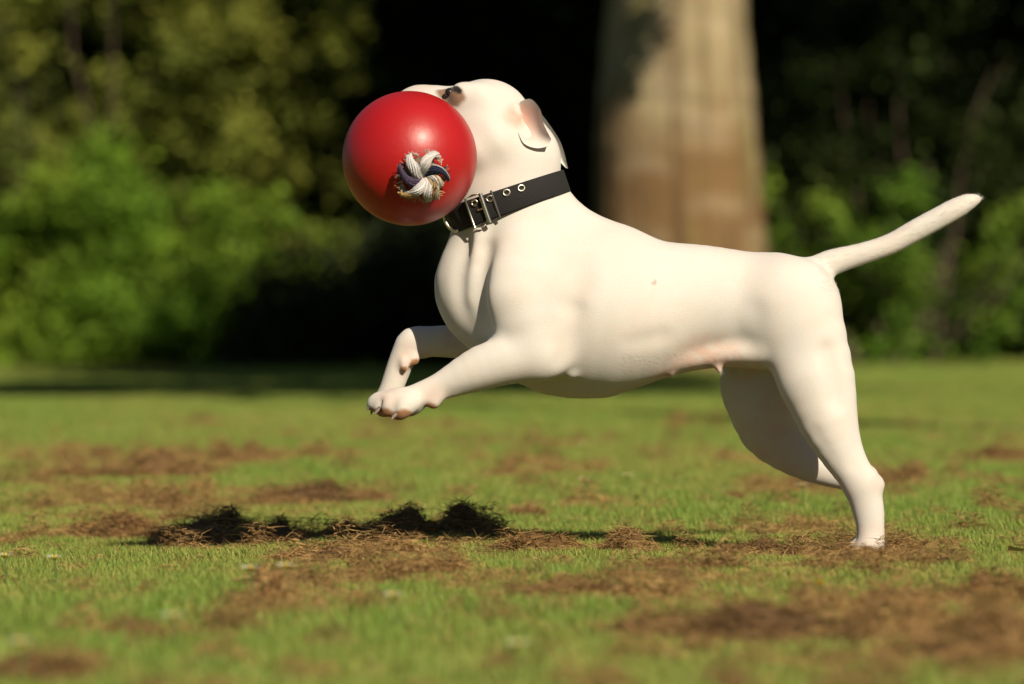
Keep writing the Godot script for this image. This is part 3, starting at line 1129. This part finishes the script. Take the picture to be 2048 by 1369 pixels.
# ---------------------------------------------------------------- small flowers and litter
func build_flowers() -> void:
	var white := paint(Color(0.92, 0.92, 0.88), 0.7)
	var yellow := paint(lin(0.72, 0.50, 0.02), 0.7)
	var stem := paint(lin(0.07, 0.14, 0.03), 0.7)
	var spots := [[1168, 900, "lone white daisy on the far lawn under the dog's belly"], [1170, 985, "white daisy on the lawn under the dog's flank, left of a second one"], [1255, 978, "white daisy on the lawn right of the one under the flank"], [1605, 1000, "white daisy close to the dog's hind leg"], [108, 1148, "white daisy in the grass at the left edge"], [8, 1138, "white daisy cut by the left edge of the lawn"], [500, 1195, "white daisy in the left foreground, left of its neighbour"], [572, 1190, "white daisy in the left foreground, right of its neighbour"], [345, 1310, "blurred white daisy near the lower left"], [785, 1250, "blurred white daisy in the middle foreground"], [40, 1360, "blurred white daisy in the bottom left corner"], [1035, 1355, "blurred white daisy at the bottom edge"]]
	for s in spots:
		var p := ground_at(s[0], s[1] + 22)
		var o := thing("daisy", s[2], "flower", p, "daisies in the lawn")
		o.scale = Vector3.ONE * 1.45
		var st := start()
		tube(st, [Vector3.ZERO, Vector3(0.002, 0.015, 0), Vector3(0, 0.028, 0.002)], [0.0009, 0.0008, 0.0008], 5)
		part("stem", st.commit(), stem, o)
		var ps := start()
		for k in 13:
			var a := TAU * k / 13
			var dir := Vector3(cos(a), 0.25, sin(a)).normalized()
			blade(ps, Vector3(0, 0.029, 0.002) + dir * 0.002, Vector3(-sin(a), 0, cos(a)), Vector3(0, 0.029, 0.002) + dir * 0.0095, Vector3(0, 0.001, 0), 0.0035, 2)
		part("petals", ps.commit(), white, o)
		var disc := SphereMesh.new()
		disc.radius = 0.003
		disc.height = 0.004
		disc.radial_segments = 10
		disc.rings = 5
		part("disc", disc, yellow, o).position = Vector3(0, 0.030, 0.002)
	var b := thing("buttercup", "small yellow flower in the right foreground grass", "flower", ground_at(1641, 1222))
	var bs := start()
	tube(bs, [Vector3.ZERO, Vector3(0.002, 0.012, 0), Vector3(0, 0.022, 0)], [0.0009, 0.0008, 0.0008], 5)
	part("stem", bs.commit(), stem, b)
	var pt := start()
	for k in 10:
		var a := TAU * k / 10
		var dir := Vector3(cos(a), 0.5, sin(a)).normalized()
		blade(pt, Vector3(0, 0.022, 0), Vector3(-sin(a), 0, cos(a)), Vector3(0, 0.022, 0) + dir * 0.009, Vector3(0, 0.002, 0), 0.005, 2)
	part("petals", pt.commit(), yellow, b)
	# curled pale leaf at the right edge
	var lf := start()
	blade(lf, Vector3(-0.012, 0.012, 0), Vector3(0, 0.5, 0.85).normalized(), Vector3(0.022, 0.004, 0), Vector3(0, 0.006, 0.004), 0.016, 4)
	var lm := paint(lin(0.62, 0.42, 0.26), 0.7)
	var leaf := part("fallen_leaf", lf.commit(), lm, self)
	leaf.position = ground_at(2034, 1118) + Vector3(0, 0.006, 0)
	tag(leaf, "small pale curled leaf lying at the right edge", "leaf")

# ---------------------------------------------------------------- trees and bushes
func leaf_mesh(seed_: int, count: int, size: float, spread: float) -> ArrayMesh:
	var r := RandomNumberGenerator.new()
	r.seed = seed_
	var st := start()
	for i in count:
		var p := Vector3(r.randf_range(-1, 1), r.randf_range(-1, 1), r.randf_range(-1, 1)) * spread
		var dir := Vector3(r.randf_range(-1, 1), r.randf_range(-0.6, 0.6), r.randf_range(-1, 1)).normalized()
		var n := Vector3(r.randf_range(-0.8, 0.8), 1.0, r.randf_range(-0.4, 1.0)).normalized()
		var side := dir.cross(n).normalized()
		n = side.cross(dir).normalized()
		var l := size * r.randf_range(0.7, 1.2)
		var w := l * 0.30
		var g := r.randf_range(0.75, 1.25)
		var a := p
		var b := p + dir * l * 0.45 + side * w - n * l * 0.06
		var c := p + dir * l - n * l * 0.12
		var d := p + dir * l * 0.45 - side * w - n * l * 0.06
		var m := p + dir * l * 0.45 + n * l * 0.04
		for t in [[a, b, m], [b, c, m], [c, d, m], [d, a, m]]:
			var tn: Vector3 = ((t[2] as Vector3) - (t[0] as Vector3)).cross((t[1] as Vector3) - (t[0] as Vector3)).normalized()
			if tn.dot(n) < 0:
				tn = -tn
			tri(st, t[0], t[1], t[2], tn, tn, tn, Color(g, g, g))
	return st.commit()

var leaf_small: ArrayMesh
var leaf_sprig: ArrayMesh
var leaf_mat: StandardMaterial3D

# leaf sprigs gathered in clumps through a volume; clumps thin out so that gaps stay open
func foliage(parent: Node, called: String, lo: Vector3, hi: Vector3, clumps: int, per: int, clump_r: float, sprig: float, inside: Callable, hue: Callable) -> void:
	var places := []
	var tints := PackedColorArray()
	var tries := 0
	var made := 0
	while made < clumps and tries < clumps * 30:
		tries += 1
		var c := Vector3(rng.randf_range(lo.x, hi.x), rng.randf_range(lo.y, hi.y), rng.randf_range(lo.z, hi.z))
		if not inside.call(c):
			continue
		made += 1
		var tone := rng.randf_range(0.7, 1.2)
		for i in per:
			var q := Vector3(rng.randfn(), rng.randfn() * 0.75, rng.randfn()) * clump_r * 0.55
			var p := c + q
			if p.y < 0.02:
				continue
			var s := sprig * rng.randf_range(0.7, 1.3)
			var b := Basis(Vector3.UP, rng.randf() * TAU) * Basis(Vector3.RIGHT, rng.randf_range(-0.5, 0.7))
			places.append(Transform3D(b.scaled(Vector3(s, s, s)), p))
			var h: Color = hue.call(p)
			var v := tone * rng.randf_range(0.8, 1.2)
			tints.append(Color(h.r * v, h.g * v, h.b * v))
	many(called, leaf_sprig, leaf_mat, places, tints, parent)

func stems(parent: Node, called: String, base: Vector3, n: int, spread: float, hgt: float, r: float, mat: Material) -> void:
	for i in n:
		var st := start()
		var a := rng.randf() * TAU
		var q := Vector3(cos(a), 0, sin(a)) * spread * sqrt(rng.randf())
		var pts := []
		var rad := []
		for k in 6:
			var t := k / 5.0
			pts.append(base + q * (0.3 + t) + Vector3(rng.randf_range(-0.05, 0.05), t * hgt, rng.randf_range(-0.05, 0.05)))
			rad.append(r * (1.0 - 0.75 * t))
		tube(st, pts, rad, 7)
		part(called, st.commit(), mat, parent)

func ell(c: Vector3, r: Vector3, rough := 0.35, f := 30.0) -> Callable:
	return func(p: Vector3) -> bool:
		var q := (p - c) / r
		return q.length() + rough * fine_noise.get_noise_3d(p.x * f, p.y * f, p.z * f) < 1.0

func flat_hue(c: Color, c2: Color, f := 20.0) -> Callable:
	return func(p: Vector3) -> Color:
		return c.lerp(c2, clampf(0.5 + 0.9 * fine_noise.get_noise_3d(p.x * f, p.y * f, p.z * f), 0.0, 1.0))

func bx(px: float, d: float) -> float:
	return (px - 1024.0) * d / (S * D)

func by(py: float, d: float) -> float:
	return CAM_H + (600.0 - py) * d / (S * D)

func build_big_tree() -> void:
	var d := 44.0 * Q
	var z := D - d
	var tree := thing("park_tree", "thick pale-barked tree trunk standing behind the dog's back", "tree", Vector3(bx(1362, d), 0, z))
	# trunk from measured widths: row, left edge, right edge
	var prof := [[760, 1150, 1588], [735, 1166, 1566], [650, 1178, 1548], [480, 1186, 1533], [250, 1192, 1513], [0, 1212, 1490], [-300, 1228, 1470], [-1200, 1250, 1450], [-2200, 1270, 1430]]
	var V := PackedVector3Array()
	var N := PackedVector3Array()
	var C := PackedColorArray()
	var I := PackedInt32Array()
	var rows := 300
	var sides := 170
	for j in rows + 1:
		var t := float(j) / rows
		var row := lerpf(760.0, -2200.0, pow(t, 1.35))
		var k := 0
		while k < prof.size() - 2 and row < prof[k + 1][0]:
			k += 1
		var f: float = (row - prof[k][0]) / (prof[k + 1][0] - prof[k][0])
		var l: float = lerpf(prof[k][1], prof[k + 1][1], f)
		var r: float = lerpf(prof[k][2], prof[k + 1][2], f)
		var cx := bx((l + r) * 0.5, d) - bx(1362, d)
		var rad := (r - l) * 0.5 * d / (S * D)
		var y := by(row, d) - 0.02
		for i in sides + 1:
			var an := TAU * (i % sides) / sides
			var dir := Vector3(cos(an), 0, sin(an))
			var q := Vector3(dir.x * 40.0, y * 14.0, dir.z * 40.0)
			var flute := 0.010 * fine_noise.get_noise_3d(dir.x * 45.0, y * 5.0, dir.z * 45.0)
			var ridge := 0.018 * absf(fine_noise.get_noise_3d(dir.x * 230.0, y * 40.0, dir.z * 230.0))
			var band := 0.014 * fine_noise.get_noise_3d(dir.x * 22.0 + 900.0, y * 150.0, dir.z * 22.0)
			var rr := rad + flute - ridge + band * clampf((y - 0.6) * 1.2, 0.0, 1.0)
			V.append(Vector3(cx, y, 0) + dir * rr)
			N.append(dir)
			var up := clampf((y - 1.12 + 0.35 * fine_noise.get_noise_3d(q.x * 0.8, q.y * 3.0, q.z * 0.8)) * 2.2, 0.0, 1.0)
			var c := Color(0.20, 0.122, 0.058).lerp(Color(0.335, 0.272, 0.160), up)
			var pale := clampf(fine_noise.get_noise_3d(dir.x * 34.0, y * 130.0, dir.z * 34.0 + 300.0) * 3.0 - 0.2, 0.0, 1.0)
			c = c.lerp(Color(0.39, 0.32, 0.205), pale * (0.35 + 0.4 * up))
			var dark := clampf(fine_noise.get_noise_3d(dir.x * 120.0 + 40.0, y * 20.0, dir.z * 120.0) * 2.6 - 0.2, 0.0, 1.0)
			c = c.lerp(Color(0.10, 0.062, 0.032), dark * 0.6)
			var moss := clampf(fine_noise.get_noise_3d(dir.x * 50.0 - 400.0, y * 30.0, dir.z * 50.0) * 3.0 - 0.5, 0.0, 1.0)
			c = c.lerp(Color(0.20, 0.19, 0.06), moss * 0.6)
			C.append(c)
	var flip_trunk := (V[1] - V[0]).cross(V[sides + 1] - V[0]).dot(N[0]) > 0.0
	for j in rows:
		for i in sides:
			var a := j * (sides + 1) + i
			var b := a + sides + 1
			I.append_array(PackedInt32Array([a, b, a + 1, a + 1, b, b + 1]) if flip_trunk else PackedInt32Array([a, a + 1, b, a + 1, b + 1, b]))
	# normals from the relief
	for j in rows + 1:
		for i in sides + 1:
			var o := j * (sides + 1) + i
			var e := V[j * (sides + 1) + (i + 1) % sides] - V[j * (sides + 1) + (i - 1 + sides) % sides]
			var u := V[mini(j + 1, rows) * (sides + 1) + i] - V[maxi(j - 1, 0) * (sides + 1) + i]
			var n := u.cross(e).normalized()
			if n.dot(N[o]) < 0:
				n = -n
			N[o] = n
	var arrays := []
	arrays.resize(Mesh.ARRAY_MAX)
	arrays[Mesh.ARRAY_VERTEX] = V
	arrays[Mesh.ARRAY_NORMAL] = N
	arrays[Mesh.ARRAY_COLOR] = C
	arrays[Mesh.ARRAY_INDEX] = I
	var am := ArrayMesh.new()
	am.add_surface_from_arrays(Mesh.PRIMITIVE_TRIANGLES, arrays)
	var bark := tinted(0.95)
	bark.heightmap_enabled = true
	bark.heightmap_texture = noise_texture(0.06, 91, 5)
	bark.heightmap_scale = 1.2
	bark.uv1_triplanar = true
	bark.uv1_scale = Vector3(3, 1.2, 3)
	part("trunk", am, bark, tree)
	var limb_mat := paint(lin(0.26, 0.19, 0.12), 0.95)
	for i in 9:
		var an := TAU * i / 9.0 + 0.4
		var st := start()
		var pts := []
		var rad := []
		for k in 7:
			var t := k / 6.0
			pts.append(Vector3(cos(an) * 5.0 * t, 5.2 + i * 0.35 + 3.4 * t - 1.0 * t * t, sin(an) * 5.0 * t))
			rad.append(0.16 * (1.0 - 0.85 * t))
		tube(st, pts, rad, 9)
		part("limb", st.commit(), limb_mat, tree)
	var green := flat_hue(Color(0.050, 0.085, 0.018), Color(0.085, 0.115, 0.025), 8.0)
	foliage(tree, "crown", Vector3(-3.0, 3.8, -6), Vector3(8.4, 13.8, 6), 900, 15, 0.75, 2.6, ell(Vector3(2.7, 9.0, 0), Vector3(5.0, 4.8, 5.0)), green)
	# a low leafy bough on the sunny side, whose shade falls on the upper left of the trunk
	var bough := ell(Vector3(0.52, 3.30, 2.4), Vector3(0.28, 0.24, 0.3), 0.1)
	foliage(tree, "low_bough", Vector3(0.2, 3.1, 2.0), Vector3(0.8, 3.6, 2.8), 26, 24, 0.11, 1.0, bough, green)
	var bs := start()
	tube(bs, [Vector3(0.1, 4.6, 0.3), Vector3(0.3, 4.3, 1.4), Vector3(0.5, 3.4, 2.4)], [0.05, 0.035, 0.012], 7)
	part("limb", bs.commit(), limb_mat, tree)

func shade_tree(label: String, at: Vector3, crown_h: float, r: Vector3, clumps: int) -> void:
	var tree := thing("lawn_tree", label, "tree", at, "young trees on the lawn outside the view")
	var bark := paint(lin(0.22, 0.16, 0.10), 0.95)
	var st := start()
	tube(st, [Vector3(0, -0.05, 0), Vector3(0.02, 0.4, 0), Vector3(0.0, crown_h * 0.6, 0.05), Vector3(0.05, crown_h + r.y * 0.5, 0)], [0.17, 0.13, 0.10, 0.03], 10)
	part("trunk", st.commit(), bark, tree)
	foliage(tree, "crown", Vector3(-r.x, crown_h - r.y, -r.z), Vector3(r.x, crown_h + r.y, r.z), clumps, 16, 0.45, 2.0, ell(Vector3(0, crown_h, 0), r, 0.2), flat_hue(Color(0.05, 0.085, 0.018), Color(0.08, 0.11, 0.025), 8.0))

func build_bushes() -> void:
	var wood := paint(lin(0.09, 0.065, 0.045), 0.95)
	# lower left: rounded fresh green bush
	var d := 44.5 * Q
	var z := D - d
	var o := thing("green_bush", "dense rounded fresh green bush at the left, low on the lawn's edge", "bush", Vector3(bx(250, d), 0, z))
	foliage(o, "foliage", Vector3(-1.5, 0.02, -0.7), Vector3(1.05, 1.2, 0.6), 340, 26, 0.14, 0.8, func(p: Vector3) -> bool: return p.y < 0.78 + 0.75 * fine_noise.get_noise_2d(p.x * 45.0 + 70.0, p.z * 40.0) - 0.25 * maxf(p.x, 0.0) and p.x < 0.88 + 0.5 * fine_noise.get_noise_2d(p.y * 60.0, p.z * 40.0) and fine_noise.get_noise_3d(p.x * 75.0, p.y * 75.0, p.z * 75.0) > -0.12, flat_hue(Color(0.13, 0.265, 0.02), Color(0.22, 0.32, 0.028), 40.0))
	stems(o, "stem", Vector3.ZERO, 5, 0.6, 0.6, 0.025, wood)
	# upper left: taller yellow-green shrub behind it, with open gaps
	d = 46.5 * Q
	z = D - d
	o = thing("tall_shrub", "tall loose yellow-green shrub behind the rounded bush at the upper left", "bush", Vector3(bx(300, d), 0, z))
	foliage(o, "foliage", Vector3(-2.2, 0.5, -0.8), Vector3(1.15, 2.7, 0.7), 185, 24, 0.14, 0.9, ell(Vector3(-0.4, 1.5, 0), Vector3(1.45, 1.35, 0.8), 1.5, 70.0), flat_hue(Color(0.16, 0.21, 0.028), Color(0.26, 0.27, 0.045), 40.0))
	stems(o, "stem", Vector3(-0.2, 0, 0), 5, 0.8, 2.2, 0.02, wood)
	# far left filler shrub, out to the edge and beyond
	o = thing("side_shrub", "leafy green shrub cut off by the left edge", "bush", Vector3(bx(-260, d), 0, z + 0.6))
	foliage(o, "foliage", Vector3(-1.2, 0.02, -0.8), Vector3(1.1, 2.4, 0.8), 260, 24, 0.18, 1.0, ell(Vector3(0, 1.0, 0), Vector3(1.1, 1.3, 0.8), 0.6, 50.0), flat_hue(Color(0.075, 0.110, 0.018), Color(0.12, 0.135, 0.03), 40.0))
	stems(o, "stem", Vector3.ZERO, 5, 0.6, 1.6, 0.03, wood)
	# right: low bright shrub between trunk and right edge
	d = 45.2 * Q
	z = D - d
	o = thing("low_shrub", "low bright green shrub at the foot of the dark hedge, right of the trunk", "bush", Vector3(bx(1790, d), 0, z))
	foliage(o, "foliage", Vector3(-0.9, 0.02, -0.5), Vector3(1.0, 1.0, 0.5), 52, 18, 0.075, 0.8, ell(Vector3(0, 0.30, 0), Vector3(0.98, 0.66, 0.45), 2.2, 80.0), flat_hue(Color(0.12, 0.24, 0.022), Color(0.18, 0.27, 0.03), 40.0))
	stems(o, "stem", Vector3.ZERO, 8, 0.7, 0.7, 0.016, wood)
	# dark undergrowth on the ground of the gap
	var ud := 44.0 * Q
	o = thing("evergreen_shrub", "low dark evergreen shrub in the black gap left of the trunk", "bush", Vector3(bx(860, ud), 0, D - ud))
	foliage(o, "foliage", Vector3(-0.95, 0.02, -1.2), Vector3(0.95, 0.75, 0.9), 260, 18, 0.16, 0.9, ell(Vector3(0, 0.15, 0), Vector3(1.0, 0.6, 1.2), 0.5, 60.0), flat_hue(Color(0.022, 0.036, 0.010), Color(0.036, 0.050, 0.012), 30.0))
	stems(o, "stem", Vector3.ZERO, 4, 0.5, 0.4, 0.015, wood)
	# right: sparser sprays higher up, before the dark hedge
	d = 47.0 * Q
	z = D - d
	o = thing("dim_shrub", "dim loose shrub behind the dog's tail at the upper right", "bush", Vector3(bx(1800, d), 0, z))
	foliage(o, "foliage", Vector3(-1.1, 0.2, -0.5), Vector3(1.2, 2.3, 0.5), 80, 18, 0.16, 0.95, ell(Vector3(0, 1.2, 0), Vector3(1.1, 1.1, 0.5), 1.0, 60.0), flat_hue(Color(0.035, 0.065, 0.014), Color(0.06, 0.085, 0.016), 40.0))
	stems(o, "stem", Vector3.ZERO, 6, 0.6, 1.8, 0.02, wood)
	# the dark hedge that closes the view, in four lengths
	var hedge_labels := ["dark hedge behind the tall shrub at the far left", "deep dark hedge in the black gap behind the ball", "dark hedge behind the big trunk", "dark hedge filling the upper right background"]
	var spans := [[-14.0, -1.6, 51.5], [-1.9, 0.9, 54.0], [0.6, 3.0, 53.0], [2.7, 10.0, 51.0]]
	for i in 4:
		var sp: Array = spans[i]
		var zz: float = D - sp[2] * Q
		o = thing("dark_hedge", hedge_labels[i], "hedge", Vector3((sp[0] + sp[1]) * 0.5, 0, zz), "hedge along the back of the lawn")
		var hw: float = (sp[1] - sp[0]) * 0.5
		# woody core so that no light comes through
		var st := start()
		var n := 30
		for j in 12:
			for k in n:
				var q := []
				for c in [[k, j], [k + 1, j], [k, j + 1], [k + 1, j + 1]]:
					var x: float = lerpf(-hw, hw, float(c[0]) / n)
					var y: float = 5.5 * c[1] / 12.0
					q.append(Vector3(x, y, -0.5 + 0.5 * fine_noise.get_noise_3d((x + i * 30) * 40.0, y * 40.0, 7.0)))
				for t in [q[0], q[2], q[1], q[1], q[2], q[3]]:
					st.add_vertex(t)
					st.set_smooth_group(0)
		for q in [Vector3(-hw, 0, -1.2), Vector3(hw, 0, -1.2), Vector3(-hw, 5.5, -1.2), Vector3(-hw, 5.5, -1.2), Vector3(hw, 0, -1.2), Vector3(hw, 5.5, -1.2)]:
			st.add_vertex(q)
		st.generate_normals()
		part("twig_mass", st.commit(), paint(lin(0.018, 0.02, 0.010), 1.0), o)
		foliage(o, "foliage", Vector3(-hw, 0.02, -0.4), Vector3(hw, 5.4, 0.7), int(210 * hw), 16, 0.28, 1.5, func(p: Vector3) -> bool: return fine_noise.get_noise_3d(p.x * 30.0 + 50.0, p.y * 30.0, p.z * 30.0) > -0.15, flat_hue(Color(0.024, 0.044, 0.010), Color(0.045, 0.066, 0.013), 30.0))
	# young trees outside the frame whose shade lies on the back of the lawn
	shade_tree("young lawn tree outside the right edge, nearest to the dog", Vector3(1.95, 0, D - 14.3), 6.3, Vector3(2.9, 0.75, 0.85), 520)
	shade_tree("young lawn tree outside the right edge, farther back", Vector3(3.6, 0, D - 18.3), 6.5, Vector3(1.25, 1.05, 2.1), 420)

# ---------------------------------------------------------------- scene
func _ready() -> void:
	rng.seed = 20240611
	patch_noise.seed = 8
	patch_noise.frequency = 0.01
	patch_noise.fractal_octaves = 3
	fine_noise.seed = 21
	fine_noise.frequency = 0.03
	fine_noise.fractal_octaves = 3

	var cam := Camera3D.new()
	cam.name = "camera"
	add_child(cam)
	var lens := CameraAttributesPhysical.new()
	lens.frustum_focal_length = 189.0
	lens.frustum_focus_distance = 7.96
	lens.exposure_aperture = 4.7
	lens.frustum_near = 0.1
	lens.frustum_far = 400.0
	cam.attributes = lens
	cam.fov = rad_to_deg(2.0 * atan(684.5 / (S * D)))
	cam.near = 0.1
	cam.far = 400.0
	cam.position = Vector3(0, CAM_H, D)
	cam.rotation = Vector3(-atan(84.5 / (S * D)), 0, 0)
	cam.current = true

	var sky_mat := ProceduralSkyMaterial.new()
	sky_mat.sky_top_color = Color(0.33, 0.42, 0.53)
	sky_mat.sky_horizon_color = Color(0.66, 0.69, 0.70)
	sky_mat.ground_horizon_color = Color(0.30, 0.32, 0.24)
	sky_mat.ground_bottom_color = Color(0.12, 0.13, 0.08)
	var sky := Sky.new()
	sky.sky_material = sky_mat
	var env := Environment.new()
	env.background_mode = Environment.BG_SKY
	env.sky = sky
	env.background_energy_multiplier = 0.46
	env.tonemap_mode = Environment.TONE_MAPPER_LINEAR
	env.tonemap_exposure = 1.35
	env.sdfgi_enabled = true
	env.ssao_enabled = true
	env.ssil_enabled = true
	var we := WorldEnvironment.new()
	we.name = "world_environment"
	we.environment = env
	add_child(we)

	var sun := DirectionalLight3D.new()
	sun.name = "sun"
	sun.light_color = Color(1.0, 0.94, 0.84)
	sun.light_energy = 1.45
	sun.light_angular_distance = 0.5
	sun.shadow_enabled = true
	add_child(sun)
	sun.look_at_from_position(Vector3.ZERO, Vector3(-0.37, -0.57, -0.735))

	for h in HEAPS:
		var p := Vector2((h[0] - 1024.0) / (S * D / depth_of(h[1])), D - depth_of(h[1]))
		var k: float = depth_of(h[1]) / (D * S)
		mounds.append([p.x, p.y, h[2] * k * 0.5, h[3] * k])

	build_lawn()
	leaf_sprig = leaf_mesh(501, 6, 0.075, 0.06)
	leaf_mat = tinted(0.65, Color(0.45, 0.55, 0.25))
	build_big_tree()
	build_bushes()
	var t0 := Time.get_ticks_msec()
	build_dog()
	print("dog ms ", Time.get_ticks_msec() - t0, " verts ", dog_points.size())
	build_collar()
	build_ball()
	build_heaps()
	build_flowers()
